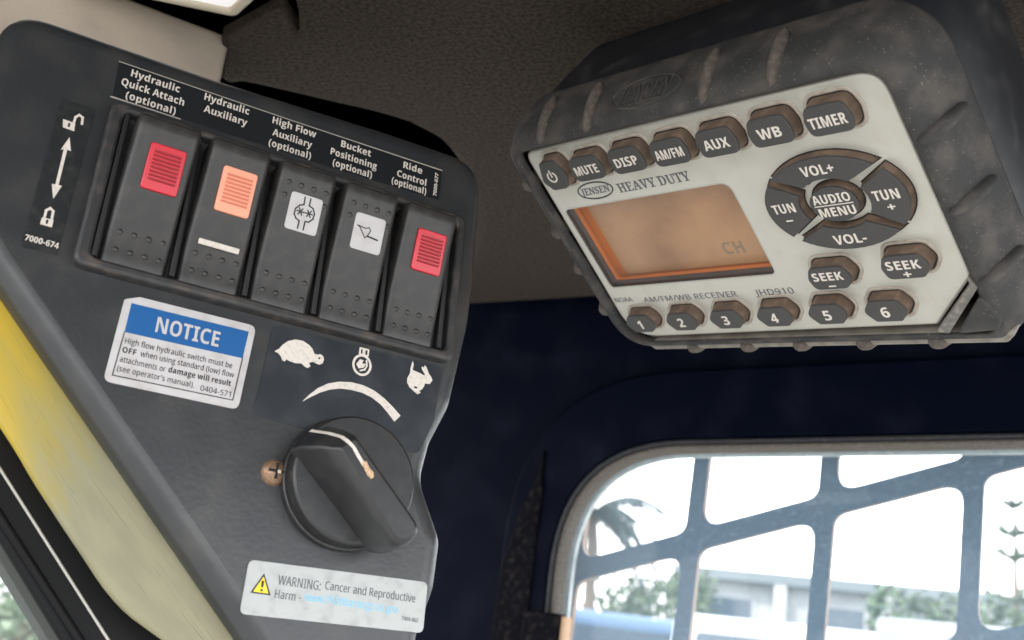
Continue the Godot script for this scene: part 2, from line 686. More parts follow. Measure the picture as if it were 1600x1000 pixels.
func window() -> void:
	var w := thing("cab_window", "dusty side window with rounded corner in grey rubber seal", "window", WALL)
	var hole := rounded(PackedVector2Array([Vector2(20, -760), Vector2(760, -760), Vector2(760, -98), Vector2(19, -120.5)]), [100.0, 100.0, 100.0, 112.0], 14)
	begin()
	frame_ring(inset(hole, .4), inset(hole, 3.6), -16, 2.0, 1.2)
	done("outer_seal", M.gasket_dark, w)
	begin()
	frame_ring(inset(hole, 3.9), inset(hole, 8.2), -16, 0.0, 1.8)
	done("inner_seal", M.gasket, w)
	begin()
	frame_ring(inset(hole, 5.0), inset(hole, 9.6), -27, -21.5)
	done("glass_border", M.frit, w)
	begin()
	plate(inset(hole, 4.0), -17.0, -14.0)
	done("pane", M.pane, w)
	begin()
	cap(ring3(inset(hole, 5.0), -18.4))
	done("dust_film", M.dust_film, w)

	var l := thing("pillar_bracket", "worn black plastic bracket left of the window seal", "bracket", WALL)
	begin()
	plate(p2([4, -128, 0, -150, -14, -185, -24, -225, -29, -330, 4, -330, 5, -210, 6, -165]), -9, 3.5, 2.0)
	done("bracket_body", M.latch, l)
	var lk := thing("window_latch", "small brown edged latch block at the window's lower left", "latch", WALL)
	begin()
	plate(rect(8, -340, 41, -259.5, [3.0]), 2.6, 16, 2.0)
	done("latch_body", M.latch, lk)
	begin()
	plate(rect(34, -340, 44.5, -261, [2.0]), 2.6, 13, 1.5)
	done("latch_edge", M.worn, lk)

	# guard: one plate cut into slanting cells
	var g := thing("window_guard", "dark steel guard grille of slanting bars outside the window", "guard", WALL)
	for part in 2:
		begin()
		for i in range(-1, 7):
			for j in range(-3, 2):
				guard_cell(i, j, part)
		done(["grille", "cut_edge"][part], [M.guard, M.guard_edge][part], g)


func guard_point(i: int, j: int) -> Vector2:
	# upright i crosses slanting bar j
	var x0 := 122.5 + 103.5 * i  # where the upright stands at y = -190
	var y := -190.0
	var x := x0
	for k in 8:
		y = -191.0 + .310 * (x - 122.0) + 126.0 * j
		x = x0 + .055 * (y + 190.0)
	return Vector2(x, y)


func guard_cell(i: int, j: int, part: int) -> void:
	var quad := PackedVector2Array([guard_point(i, j), guard_point(i + 1, j), guard_point(i + 1, j + 1), guard_point(i, j + 1)])
	var ins := inset(quad, 6.7)
	# slanting bars are a little wider than the uprights
	for k in 4:
		ins[k].y += 1.6 if k < 2 else -1.6
	var inner := rounded(ins, [13.0], 7)
	var outer := PackedVector2Array()
	for k in 4:
		for n in 8:
			outer.append(quad[k])
	if part == 1:
		skin([ring3(inner, -51.0), ring3(inner, -44.0)], 3)
		return
	for h in [[-44.0, true], [-51.0, false]]:
		var a := ring3(inner, h[0])
		var b := ring3(outer, h[0])
		st.set_smooth_group(FLAT)
		for k in a.size():
			var m := (k + 1) % a.size()
			if h[1]:
				q4(a[k], b[k], b[m], a[m])
			else:
				q4(a[k], a[m], b[m], b[k])


# ------------------------------------------------------------------ the console
func console() -> void:
	var c := thing("switch_console", "dark grey moulded console holding five rocker switches", "console", CONSOLE, Vector3.ZERO)
	begin()
	var pts := PackedVector2Array([Vector2(-107, 20), Vector2(-105, -32), Vector2(-89.5, -51.5), Vector2(17.5, -161.5), Vector2(47, -189), Vector2(82, -188),
		Vector2(77, -150), Vector2(82.5, -132), Vector2(83.5, -114), Vector2(73, -93), Vector2(75.5, -78), Vector2(82.5, -61), Vector2(88, -24), Vector2(89, -2), Vector2(88.5, 52.5), Vector2(40, 51.5), Vector2(-30, 47.8), Vector2(-104, 47)])
	var poly := rounded(ccw(pts), [24.0, 24.0, 20.0, 30.0, 14.0, 12.0, 20.0, 14.0, 14.0, 14.0, 14.0, 20.0, 20.0, 20.0, 17.0, 40.0, 60.0, 17.0], 6)
	var r := [ring3(inset(poly, 8.0), 0), ring3(inset(poly, 6.2), -.2), ring3(inset(poly, 4.4), -.8), ring3(inset(poly, 2.7), -1.9), ring3(inset(poly, 1.3), -3.5), ring3(inset(poly, .4), -5.5), ring3(poly, -8.0), ring3(poly, -13.0), ring3(inset(poly, 3.0), -110.0)]
	cap(r[0])
	skin(r, 1)
	done("console_body", M.console, c)
	begin()
	frame_ring(rect(-64.5, -46.0, 78.0, 19.0, [4.0]), rect(-59.8, -42.2, 74.5, 15.6, [3.0]), 0, 5.0, 1.2)
	done("switch_bezel", M.bezel, c)
	begin()
	plate(rect(-60.5, -43.0, 75.2, 16.4, [3.0]), 0, .6)
	done("switch_well", M.well, c)
	begin()
	for i in 6:
		var x := -58.5 + 26.0 * i
		plate(rect(x - .9, -41.5, x + .9, 15.0, [.3], 2), .6, 4.4, .4)
	done("switch_dividers", M.well, c)


func rocker_h(t: float) -> float:
	return 3.2 + 10.8 * pow(t, 1.35)


func rocker(i: int) -> void:
	var says: String = ["with red ribbed lens beside the padlock decal", "with peach ribbed lens and white line", "with white motor symbol plate and dimples above it", "with white bucket symbol plate", "with red ribbed lens nearest the console's right edge"][i]
	var l := -56.6 + 26.0 * i
	var wd := 22.0
	var o := thing("rocker_switch", "black rocker switch " + says, "switch", CONSOLE, Vector3(l + wd / 2, -15, .6), "rocker switches in the console")
	var y0 := -42.2
	var y1 := 11.0
	begin()
	var rows := []
	var n := 16
	for j in range(-3, n + 4):
		var t := clampf(float(j) / n, 0, 1)
		var y := lerpf(y0, y1, t)
		var h := rocker_h(t)
		var e := 0.0
		if j < 0 or j > n:
			var k: int = -j if j < 0 else j - n
			h += [0.0, -.45, -1.7, -20.0][k]
			e = [0.0, 1.1, 1.6, 1.75][k]
			y += e if j > n else -e
		h = maxf(h, .7)
		var lean := 1.2 * t
		var a := l + lean + .6
		var b := l + wd + lean * .9 - .6
		var row := PackedVector3Array()
		for p in [[-.9, -30.0], [-.45, -1.7], [0.15, -.45], [1.3, 0.0]]:
			row.append(Vector3(a + p[0], y, maxf(.65, h + p[1])))
		for k in range(1, 6):
			row.append(Vector3(lerpf(a + 1.3, b - 1.3, k / 6.0), y, h - .25 * sin(PI * k / 6.0)))
		for p in [[-1.3, 0.0], [-.15, -.45], [.45, -1.7], [.9, -30.0]]:
			row.append(Vector3(b + p[0], y, maxf(.65, h + p[1])))
		rows.append(row)
	st.set_smooth_group(1)
	for k in rows.size() - 1:
		for m in rows[k].size() - 1:
			q4(rows[k][m], rows[k][m + 1], rows[k + 1][m + 1], rows[k + 1][m])
	done("rocker_body", M.rocker, o)
	# rows of small bumps
	var spots := []
	for y in [-30.6, -37.0]:
		for k in 4:
			spots.append(Vector2(l + 4.3 + 4.9 * k, y))
	if i == 2 or i == 3:
		for k in 4:
			spots.append(Vector2(l + 5.1 + 4.9 * k, 4.4))
		spots.append(Vector2(l + 4.6, -.6))
		spots.append(Vector2(l + 20.2, -.6))
	for s in spots:
		var t: float = (s.y - y0) / (y1 - y0)
		begin()
		var hh := rocker_h(t) - .25
		st.set_smooth_group(1)
		var rings := []
		for e in [[.25, .75], [.65, .62], [1.0, .35], [1.2, -.2]]:
			var rr := PackedVector3Array()
			for q in disc(s.x, s.y, e[0], 10):
				rr.append(Vector3(q.x, q.y, rocker_h((q.y - y0) / (y1 - y0)) - .25 + e[1]))
			rings.append(rr)
		skin(rings, 1)
		cap(rings[0])
		done("dimple", M.rocker, o)
	# what is set into the face
	var cy := -5.4
	var t0 := (cy - y0) / (y1 - y0)
	var slope := (rocker_h(t0 + .05) - rocker_h(t0 - .05)) / (.1 * (y1 - y0))
	var holder_at := Vector3(l + wd / 2 + 2.2, cy, rocker_h(t0) - .3)
	var kept := off
	off = Vector3.ZERO
	var tilt := Transform3D(Basis(Vector3.RIGHT, atan(slope)), (holder_at - kept) * MM)
	if i == 0 or i == 1 or i == 4:
		begin()
		plate(rect(-6.3, -8.4, 6.3, 8.6, [1.2]), -.6, 1.2, .4)
		var lensm := done("indicator_lens", M.peach if i == 1 else M.red, o)
		lensm.transform = tilt
		for k in 8:
			begin()
			var y := -4.6 + 1.45 * k
			plate(rect(-4.6, y - .36, 4.9, y + .36, [.3], 2), 1.0, 1.75, .25)
			done("rib", M.peach_dark if i == 1 else M.red_dark, lensm)
		if i == 1:
			begin()
			plate(rect(l + 4.3, -27.6, l + 18.9, -25.6, [.3], 2), 5.7, 6.45)
			var mark := done("white_line", M.print, o)
			mark.transform = Transform3D(Basis(Vector3.RIGHT, .12), (Vector3(0, .75, 3.2) - kept) * MM)
	else:
		var x := holder_at.x - l
		begin()
		plate(rect(-6.2, -7.2, 6.2, 7.2, [1.4]), -.4, .5, .15)
		var pl := done("symbol_plate", M.paper, o)
		pl.transform = tilt
		begin()
		if i == 2:
			stroke([-.95, 6.2, -.8, 3.3, -2.2, 2.7, -3.6, .9, -3.6, -1.2, -2.6, -2.6, -1.2, -3.2, -1.2, -6.0], .55, .45)
			stroke([1.3, 6.2, 1.3, 3.5, 2.9, 2.9, 3.9, 1.0, 3.7, -1.1, 2.4, -2.6, 1.0, -2.8, 1.0, -6.0], .55, .46)
			for s in [Vector2(-1.5, .4), Vector2(1.8, .5)]:
				for k in 3:
					var a := PI * k / 3.0
					stroke([s.x - 1.35 * cos(a), s.y - 1.35 * sin(a), s.x + 1.35 * cos(a), s.y + 1.35 * sin(a)], .5, .45 + .006 * k)
		else:
			stroke([-4.8, 2.1, -1.4, 1.7, -.1, 2.4, .7, 1.3, -.1, -.9, -1.0, -2.0, -3.7, 1.5, -4.8, 2.1], .4, .45)
			stroke([-.1, -1.1, 4.0, -1.5], .7, .46)
		done("symbol", M.ink, pl)


func stickers() -> void:
	# strip of switch names
	var s := thing("name_strip", "long black label strip with white switch names above the rockers", "label", CONSOLE, Vector3(0, 31, 0))
	begin()
	plate(p2([-65.2, 37.6, -64.8, 22.8, 20, 23.6, 67, 25.2, 67.4, 39.4, 0, 38.2]), -.1, .3, .05)
	done("backing", M.label_black, s)
	begin()
	plate(p2([-65.4, 37.6, 0, 38.2, 67.4, 39.4, 67.4, 40.0, 0, 38.6, -65.4, 38.0]), -.1, .2)
	plate(p2([-65.4, 22.2, -40, 22.5, -40, 22.9, -65.2, 22.7]), -.1, .2)
	done("curled_edge", M.label_edge, s)
	for a in [["Hydraulic", -60.4, -42.6, 33.4], ["Quick Attach", -62.9, -40.1, 28.5], ["(optional)", -60.4, -42.4, 23.6], ["Hydraulic", -33.4, -16.0, 34.2], ["Auxiliary", -32.7, -16.0, 29.0],
			["High Flow", -6.6, 11.3, 34.3], ["Auxiliary", -5.8, 10.3, 29.0], ["(optional)", -6.6, 10.6, 24.0], ["Bucket", 22.0, 35.0, 34.4], ["Positioning", 18.2, 38.2, 29.4], ["(optional)", 19.7, 36.6, 24.7], ["Ride", 49.6, 58.2, 34.6], ["Control", 47.3, 60.6, 29.7], ["(optional)", 45.3, 61.0, 25.6]]:
		text(s, a[0], a[1], a[2], a[3], 3.0, .3, M.print)
	var n := text(s, "7000-877", 0, 11, 0, 1.5, .3, M.print)
	n.transform = Transform3D(Basis(n.transform.basis.y.normalized() * n.transform.basis.x.length(), -n.transform.basis.x.normalized() * n.transform.basis.y.length(), n.transform.basis.z), (Vector3(65.0, 32.0, .36) - off) * MM)

	# padlock decal
	s = thing("padlock_decal", "narrow black decal with open and closed padlocks and double arrow", "decal", CONSOLE, Vector3(-75, -14, 0))
	begin()
	plate(rect(-80.5, -43.5, -69.2, 15.2, [.8]), -.1, .3, .05)
	done("backing", M.film_grey, s)
	begin()
	for b in [[-78.3, 7.3, -74.2, 7.2, -73.9, 4.0, -77.7, 4.2], [-76.6, -31.3, -73.0, -31.1, -72.9, -33.9, -76.7, -33.9]]:
		plate(p2(b), .3, .42)
	stroke([-74.7, 7.4, -74.6, 9.6, -73.6, 10.9, -72.4, 10.3, -72.1, 7.8], .8, .3)
	stroke([-75.9, -31.2, -75.9, -28.4, -74.9, -27.2, -73.8, -28.0, -73.6, -31.0], .8, .3)
	plate(p2([-74.8, 1.2, -73.3, -3.9, -74.5, -3.8, -74.3, -17.9, -73.2, -17.9, -74.8, -23.6, -76.4, -18.2, -75.3, -18.1, -75.6, -4.0, -76.5, -4.6]), .3, .42)
	done("symbol", M.print, s)
	begin()
	for b in [Vector2(-76.0, 5.7), Vector2(-74.8, -32.4)]:
		plate(rect(b.x - .35, b.y - .8, b.x + .35, b.y + .8, [.2], 2), .42, .5)
	done("keyhole", M.ink, s)
	text(s, "7000-674", -80.0, -69.4, -40.9, 2.1, .3, M.print)

	# notice
	s = thing("notice_sticker", "white sticker with blue heading that reads NOTICE", "sticker", CONSOLE, Vector3(-23, -66, 0))
	begin()
	plate(rounded(ccw(PackedVector2Array([Vector2(-46.3, -82.4), Vector2(-1.0, -82.2), Vector2(.5, -50.2), Vector2(-40.7, -50.4), Vector2(-45.4, -52.6)])), [2.6, 2.6, 2.6, .8, .8], 4), -.1, .3, .06)
	done("backing", M.paper, s)
	begin()
	stroke([-43.1, -64.1, -43.9, -79.8, -3.4, -79.3, -2.5, -63.3], .35, .3)
	done("border", M.ink, s)
	begin()
	plate(p2([-42.9, -53.4, -1.9, -53.0, -2.5, -63.4, -43.1, -64.1]), .3, .44)
	done("blue_band", M.blue, s)
	text(s, "NOTICE", -33.5, -11.6, -61.5, 5.6, .44, M.paper)
	for a in [["High flow hydraulic switch must be", -42.3, -5.6, -68.0, false], ["OFF", -42.5, -38.0, -71.3, true], ["when using standard (low) flow", -36.6, -4.4, -71.2, false], ["attachments or", -42.6, -27.6, -74.7, false], ["damage will result", -26.6, -5.0, -74.5, true], ["(see operator's manual).", -42.9, -17.2, -78.0, false], ["0404-571", -15.0, -4.4, -78.4, false]]:
		text(s, a[0], a[1], a[2], a[3], 2.0, .3, M.ink, a[4])

	# speed decal above the knob
	s = thing("speed_decal", "glossy black decal with white tortoise, engine and hare", "decal", CONSOLE, Vector3(38, -62, 0))
	begin()
	plate(rounded(ccw(PackedVector2Array([Vector2(4.2, -83.0), Vector2(30, -84), Vector2(69, -84), Vector2(74, -70), Vector2(75.5, -47.6), Vector2(6.6, -48.0)])), [3.0, 3, 3, 3, 2, 2], 4), -.1, .3, .05)
	done("backing", M.film, s)
	begin()
	plate(p2([8.4, -57.9, 9.9, -56.6, 11.0, -54.7, 12.8, -52.8, 15.4, -51.5, 18.2, -51.3, 20.7, -52.2, 22.3, -53.4, 23.2, -55.1, 24.4, -55.2, 25.5, -54.7, 26.7, -55.2, 27.2, -56.5, 26.9, -58.0, 25.8, -58.8, 24.4, -58.7, 23.4, -58.3, 21.7, -59.0, 22.5, -60.3, 21.5, -61.2, 20.3, -60.9, 19.0, -60.0, 16.7, -60.5, 14.4, -60.2, 13.2, -59.9, 12.8, -60.8, 11.7, -60.6, 11.2, -59.4, 9.9, -58.3]), .3, .42)
	done("tortoise_symbol", M.print, s)
	begin()
	plate(p2([62.6, -48.1, 63.2, -49.3, 63.0, -51.8, 64.3, -52.0, 66.2, -52.3, 67.8, -52.8, 68.5, -52.6, 66.8, -50.4, 66.6, -49.4, 67.5, -49.7, 67.9, -48.5, 68.8, -49.4, 69.8, -51.4, 71.2, -52.9, 71.7, -54.0, 70.7, -55.7, 68.6, -56.0, 68.5, -57.0, 67.6, -58.7, 66.4, -59.5, 67.3, -60.0, 66.0, -61.0, 64.1, -60.0, 62.4, -59.0, 61.2, -57.3, 61.1, -55.6, 62.0, -53.3, 62.0, -51.1]), .3, .42)
	done("hare_symbol", M.print, s)
	begin()
	frame_ring(disc(42.2, -54.9, 3.9, 28, 4.3), disc(42.2, -54.9, 3.0, 28, 3.4), .3, .42)
	frame_ring(rect(40.4, -51.0, 44.4, -48.0, [.3], 2), rect(41.1, -50.5, 43.8, -48.6, [.3], 2), .3, .43)
	plate(p2([39.9, -55.0, 41.1, -52.8, 42.6, -52.9, 42.1, -54.3, 43.9, -54.0, 42.9, -55.8, 41.0, -56.5]), .3, .42)
	stroke([41.8, -57.2, 43.5, -56.4, 44.2, -54.7, 43.8, -52.8], .6, .3)
	plate(rect(41.8, -51.0, 42.9, -48.4, [.2], 2), .3, .425)
	done("engine_symbol", M.print, s)
	begin()
	plate(p2([21.2, -74.3, 23.4, -71.2, 26.2, -68.0, 30.0, -65.2, 34.1, -63.5, 38.8, -62.6, 43.7, -62.6, 48.3, -63.7, 52.5, -65.7, 56.3, -68.2, 59.9, -71.0, 57.7, -73.9, 54.6, -71.0, 51.4, -68.4, 47.7, -66.6, 43.6, -65.6, 39.2, -65.5, 34.9, -66.0, 30.8, -67.4, 27.3, -69.4, 23.9, -72.0]), .3, .42)
	done("tapering_arc", M.print, s)
	begin()
	plate(disc(25.3, -56.4, .4, 10), .42, .5)
	plate(disc(64.9, -58.5, .75, 10, .45), .42, .5)
	done("eye_marks", M.ink, s)

	# warning
	s = thing("warning_sticker", "narrow silvery white warning sticker below the knob", "sticker", CONSOLE, Vector3(44, -140, .25))
	begin()
	var wp := rounded(ccw(PackedVector2Array([Vector2(10.6, -149.9), Vector2(77.0, -148.4), Vector2(77.2, -130.6), Vector2(11.0, -132.2)])), [2.2], 4)
	plate(wp, .1, .62, .06)
	done("backing", M.foil, s)
	begin()
	plate(p2([16.7, -136.0, 20.0, -142.8, 13.0, -142.8]), .62, .72)
	done("triangle_border", M.ink, s)
	begin()
	plate(p2([16.7, -137.1, 19.1, -142.3, 13.9, -142.3]), .72, .8)
	done("warning_triangle", M.ink_yellow, s)
	begin()
	plate(rect(16.2, -140.6, 17.1, -138.4, [.2], 2), .8, .88)
	plate(disc(16.65, -141.5, .45, 10), .8, .88)
	done("exclamation_mark", M.ink, s)
	text(s, "WARNING:", 21.8, 37.0, -138.9, 3.1, .62, M.ink_soft, false)
	text(s, "Cancer and Reproductive", 38.6, 72.8, -138.3, 2.8, .62, M.ink_soft, false)
	text(s, "Harm -", 21.4, 30.6, -143.4, 2.8, .62, M.ink_soft, false)
	text(s, "www.P65Warnings.ca.gov", 31.8, 66.6, -142.9, 2.8, .62, M.ink_blue, false)
	text(s, "7404-862", 68.2, 74.6, -145.0, 1.4, .62, M.ink_soft, false)


func throttle() -> void:
	var cx := 41.2
	var cy := -101.0
	var k := thing("throttle_knob", "round black throttle knob with raised grip and white pointer line", "knob", CONSOLE, Vector3(cx, cy, 0))
	begin()
	plate(disc(cx, cy, 23.9, 64), 0, 3.4, .6)
	done("base_ring", M.knob, k)
	begin()
	var d := [[22.4, 3.0], [22.9, 4.0], [22.8, 9.6], [22.5, 10.3], [21.8, 10.6]]
	var rings := []
	for e in range(d.size() - 1, -1, -1):
		rings.append(ring3(disc(cx, cy, d[e][0], 64), d[e][1]))
	skin(rings, 1)
	cap(rings[0])
	done("dial", M.knob, k)
	# grip: a bar that rises from the dial
	var ax := Vector2(.682, -.731)
	var pp := Vector2(.731, .682)
	begin()
	var lv := []
	# [start, end, half width at start, half width at end, h]
	for e in [[Vector2(29.6, -95.2), Vector2(55.0, -122.0), 2.9, 4.0, 30.0], [Vector2(28.9, -94.5), Vector2(55.8, -122.8), 3.9, 5.0, 29.5], [Vector2(28.2, -93.9), Vector2(56.4, -123.3), 4.7, 5.6, 28.0], [Vector2(26.0, -92.4), Vector2(57.0, -123.6), 5.6, 6.2, 24.0], [Vector2(23.0, -90.0), Vector2(57.2, -123.4), 7.2, 6.8, 14.0], [Vector2(22.4, -89.6), Vector2(56.4, -122.4), 8.4, 7.4, 9.5]]:
		var a: Vector2 = e[0]
		var b: Vector2 = e[1]
		var wa: float = e[2]
		var wb: float = e[3]
		var c := rounded(PackedVector2Array([a - pp * wa, b - pp * wb - ax * 0.0, b + pp * wb, a + pp * wa]), [1.6, wb * .95, wb * .95, 1.6], 6)
		lv.append(ring3(c, e[4]))
	skin(lv, 1)
	cap(lv[0])
	done("grip", M.knob, k)
	begin()
	ribbon([Vector3(20.8, -88.9, 15.6), Vector3(24.6, -91.0, 23.4), Vector3(27.4, -93.0, 28.9), Vector3(29.0, -94.3, 30.1), Vector3(31.5, -96.0, 30.15), Vector3(34.0, -99.2, 30.15), Vector3(36.0, -101.4, 30.15)], pp, .62)
	done("pointer_line", M.print, k)
	begin()
	var patch := p2([35.0, -100.6, 36.6, -99.9, 38.0, -102.1, 39.6, -103.2, 39.9, -104.9, 39.0, -105.5, 37.6, -104.6, 36.4, -102.9])
	plate(patch, 30.0, 30.2)
	done("worn_patch", M.worn, k)

	var s := thing("panel_screw", "rusty cross head screw at the left edge of the knob", "screw", CONSOLE, Vector3(15.0, -101.6, 0))
	begin()
	rings = []
	for e in [[1.2, 3.3], [2.6, 2.9], [3.8, 2.0], [4.5, .9], [4.7, 0.0]]:
		rings.append(ring3(disc(15.0, -101.6, e[0], 24), e[1]))
	skin(rings, 1)
	cap(rings[0])
	done("screw_head", M.rust, s)
	begin()
	plate(rect(14.5, -104.4, 15.5, -98.8, [.2], 2), 2.6, 3.42)
	plate(rect(12.2, -102.1, 17.8, -101.1, [.2], 2), 2.6, 3.40)
	done("cross_slot", M.gap, s)
	begin()
	plate(rect(15.3, -102.3, 16.5, -101.2, [.2], 2), 2.6, 3.5)
	done("bright_wear", M.brass, s)


func ribbon(pts: Array, side: Vector2, half: float) -> void:
	st.set_smooth_group(FLAT)
	var w := Vector3(side.x, side.y, 0) * half
	for i in pts.size() - 1:
		var a: Vector3 = pts[i]
		var b: Vector3 = pts[i + 1]
		var u := Vector3(0, 0, -.5)
		q4(a - w, b - w, b + w, a + w)
		q4(a - w, a - w + u, b - w + u, b - w)
		q4(a + w, b + w, b + w + u, a + w + u)


# ------------------------------------------------------------------ the radio
func shell_ring(l: float, b: float, r: float, t: float, rad: Array, h: float) -> PackedVector3Array:
	return ring3(rect(l, b, r, t, rad, 10), h)


func face_outline(d := 0.0) -> PackedVector2Array:
	var q := PackedVector2Array([Vector2(-91.0, -56.2), Vector2(70.2, -54.6), Vector2(91.0, -32.5), Vector2(90.0, 55.6), Vector2(-89.0, 56.0)])
	var radii := [17.0, 3.0, 3.0, 10.0, 6.0]
	var p := rounded(q, radii, 8)
	return inset(p, -d) if d != 0.0 else p


func radio() -> void:
	var r := thing("cab_radio", "rugged weather band radio with silver face and rubber bumper", "radio", RADIO)
	# rubber bumper
	var l := -91.4
	var b := -56.6
	var rr := 91.0
	var t := 56.2
	var rings := []
	begin()
	for e in [[.6, .6, .6, .6, -1.0, [17, 3, 10, 6]], [1.0, .8, 1.0, 1.0, 2.0, [17, 4, 11, 7]], [2.6, 1.8, 3.2, 3.2, 3.6, [18, 5, 14, 9]], [5.0, 3.6, 6.4, 6.6, 2.0, [19, 6, 18, 12]], [6.8, 4.8, 9.4, 10.4, -4.0, [20, 7, 23, 15]], [7.4, 5.2, 11.6, 13.0, -12.0, [20, 8, 27, 17]], [7.4, 5.2, 13.0, 14.6, -23.0, [20, 8, 29, 18]], [6.6, 4.6, 12.4, 14.0, -25.6, [20, 8, 29, 18]], [4.0, 3.0, 9.0, 11.0, -26.4, [20, 8, 27, 17]]]:
		rings.append(shell_ring(l - e[0], b - e[1], rr + e[2], t + e[3], e[5], e[4]))
	skin(rings, 1)
	done("rubber_bumper", M.rubber, r)
	begin()
	rings = [shell_ring(l - 3, b - 2, rr + 11, t + 12, [20, 10, 28, 17], -26.0), shell_ring(l - 4, b - 2, rr + 12, t + 14, [20, 10, 30, 18], -34), shell_ring(l - 4, b - 2, rr + 12, t + 14.6, [20, 10, 30, 18], -68), shell_ring(l + 2, b + 4, rr + 6, t + 9, [20, 10, 28, 16], -76)]
	skin(rings, 1)
	cap(rings[3], false)
	cap(rings[0])
	done("rear_case", M.rear, r)
	begin()
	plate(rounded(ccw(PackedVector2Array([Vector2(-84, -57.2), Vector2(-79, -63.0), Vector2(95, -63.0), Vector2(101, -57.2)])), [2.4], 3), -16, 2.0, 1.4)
	done("lit_lower_lip", M.lit_lip, r)  # paler strip: light from below on the rubber, put into the colour
	# grip ribs round the bumper: [x, y, outward]
	for x in [-70.0, -41.0, 21.5, 52.5]:
		rib(r, Vector3(x, t + 10.0, -6), Vector3(0, .91, .42), Vector3(0, .42, -.91), 12.5, M.rubber_dust)
	for y in [28.0, -2.0, -33.0]:
		rib(r, Vector3(rr + 9.0, y, -6), Vector3(.94, 0, .35), Vector3(.35, 0, -.94), 12.0, M.rubber, 4.4)
	for x in [-54.0, -22.6, 5.6, 36.5, 68.0]:
		rib(r, Vector3(x, b - 5.8, -4), Vector3(0, -1, .1), Vector3(0, .1, 1), 8.6, M.rubber_dust, 4.4, 5.4)
	for y in [40.0, 12.0, -10.0, -36.0]:
		rib(r, Vector3(l - 5.4, y, -3), Vector3(-1, 0, .1), Vector3(.1, 0, 1), 7.6, M.rubber_dust, 4.6, 4.6)
	# face plate with an opening for the display
	var open := rect(-85.0, -24.0, 10.4, 22.6, [2.5, 2.5, 5.0, 2.5], 5)
	var shape := face_outline()
	var gap_at := nearest_pair(shape, open)
	begin()
	var top := inset(shape, 1.2)
	var key := PackedVector2Array()
	for i in top.size() + 1:
		key.append(top[(gap_at.x + i) % top.size()])
	var rev := open.duplicate()
	rev.reverse()
	var s0: int = rev.find(open[gap_at.y])
	for i in rev.size() + 1:
		key.append(rev[(s0 + i) % rev.size()])
	# a hair's breadth keeps the two sides of the cut apart
	var n1 := top.size()
	var back := (key[n1 - 1] - key[n1]).normalized() * .02
	key[n1] += back
	key[n1 + 1] += back
	cap(ring3(key, 0.0))
	skin([ring3(top, 0), ring3(inset(shape, .6), -.15), ring3(inset(shape, .15), -.6), ring3(shape, -1.3), ring3(shape, -4)], 1)
	done("face_plate", M.face, r)
	# display
	begin()
	skin([ring3(inset(open, .2), -8.1), ring3(inset(open, .2), -6.0)], 3)
	skin([ring3(inset(open, 1.4), -6.0), ring3(inset(open, .9), -4.4)], 4)
	done("display_wall", M.amber, r)
	begin()
	skin([ring3(inset(open, .9), -4.4), ring3(open, -1.2), ring3(inset(open, -.4), .12)], 1)
	done("display_rim", M.chrome, r)
	begin()
	plate(inset(open, -1.0), -8.8, -8.0)
	done("display_back", M.amber, r)  # amber border round the screen paints in the reflections at its edges
	begin()
	plate(rect(-79.0, -22.4, 8.4, 21.6, [1.5]), -8.0, -7.4)
	var lcd := done("display_screen", M.lcd, r)
	text(lcd, "CH", -16.0, -5.0, -16.8, 6.4, -7.4, M.lcd_ink, true)
	begin()
	plate(inset(open, .25), -1.9, -1.2)
	done("display_glass", M.lens, r)
	# lettering on the face
	begin()
	frame_ring(disc(-59.9, 30.0, 11.0, 40, 4.6), disc(-59.9, 30.0, 10.3, 40, 3.9), 0, .14)
	done("logo_oval", M.ink, r)
	text(r, "JENSEN", -68.6, -51.2, 28.2, 3.6, 0, M.ink_soft, true, true, .2)
	text(r, "HEAVY DUTY", -46.4, -6.0, 26.6, 4.6, 0, M.ink_soft, true, true)
	text(r, "NOAA", -88.0, -76.4, -33.4, 2.9, 0, M.ink_soft, false)
	text(r, "AM/FM/WB RECEIVER", -69.6, -14.6, -34.4, 3.0, 0, M.ink_soft, false)
	text(r, "JHD910", -5.0, 14.6, -34.8, 3.2, 0, M.ink_soft, false)
	# keys along the top
	var names := ["power", "MUTE", "DISP", "AM/FM", "AUX", "WB", "TIMER"]
	var xs := [-72.6, -51.0, -27.4, -4.0, 19.8, 44.2, 68.6]
	for i in 7:
		var c := Vector2(xs[i], 44.4 - (.4 if i > 2 else 0.0))
		var shape2: PackedVector2Array
		if i == 0:
			shape2 = rounded(PackedVector2Array([c + Vector2(-8.2, -2.5), c + Vector2(-4.4, -7.6), c + Vector2(4.4, -7.6), c + Vector2(8.4, -1.5), c + Vector2(4.8, 7.4), c + Vector2(-4.4, 7.4)]), [2.5], 4)
		else:
			shape2 = rounded(PackedVector2Array([c + Vector2(-9.0, -6.0), c + Vector2(8.4, -6.0), c + Vector2(9.2, 0), c + Vector2(7.6, 6.0), c + Vector2(-7.8, 6.0), c + Vector2(-9.6, 0.5)]), [3.4, 3.4, 3.4, 3.4, 3.4, 3.4], 4)
		var k := key_button(r, shape2)
		if i == 0:
			begin()
			var arc := []
			for a in 15:
				var an := deg_to_rad(90 + 38 + (284.0 * a / 14.0))
				arc.append(c.x - .6 + 2.5 * cos(an))
				arc.append(c.y - .6 + 2.5 * sin(an))
			stroke(arc, .75, 6.2)
			stroke([c.x - .6, c.y - .4, c.x - .6, c.y + 2.7], .75, 6.2)
			done("power_symbol", M.print, k)
		else:
			var hw: float = [0, 6.9, 6.3, 7.2, 6.0, 5.0, 7.4][i]
			text(k, names[i], c.x - hw - .3, c.x + hw - .3, c.y - 2.6, 4.3, 6.2, M.print)
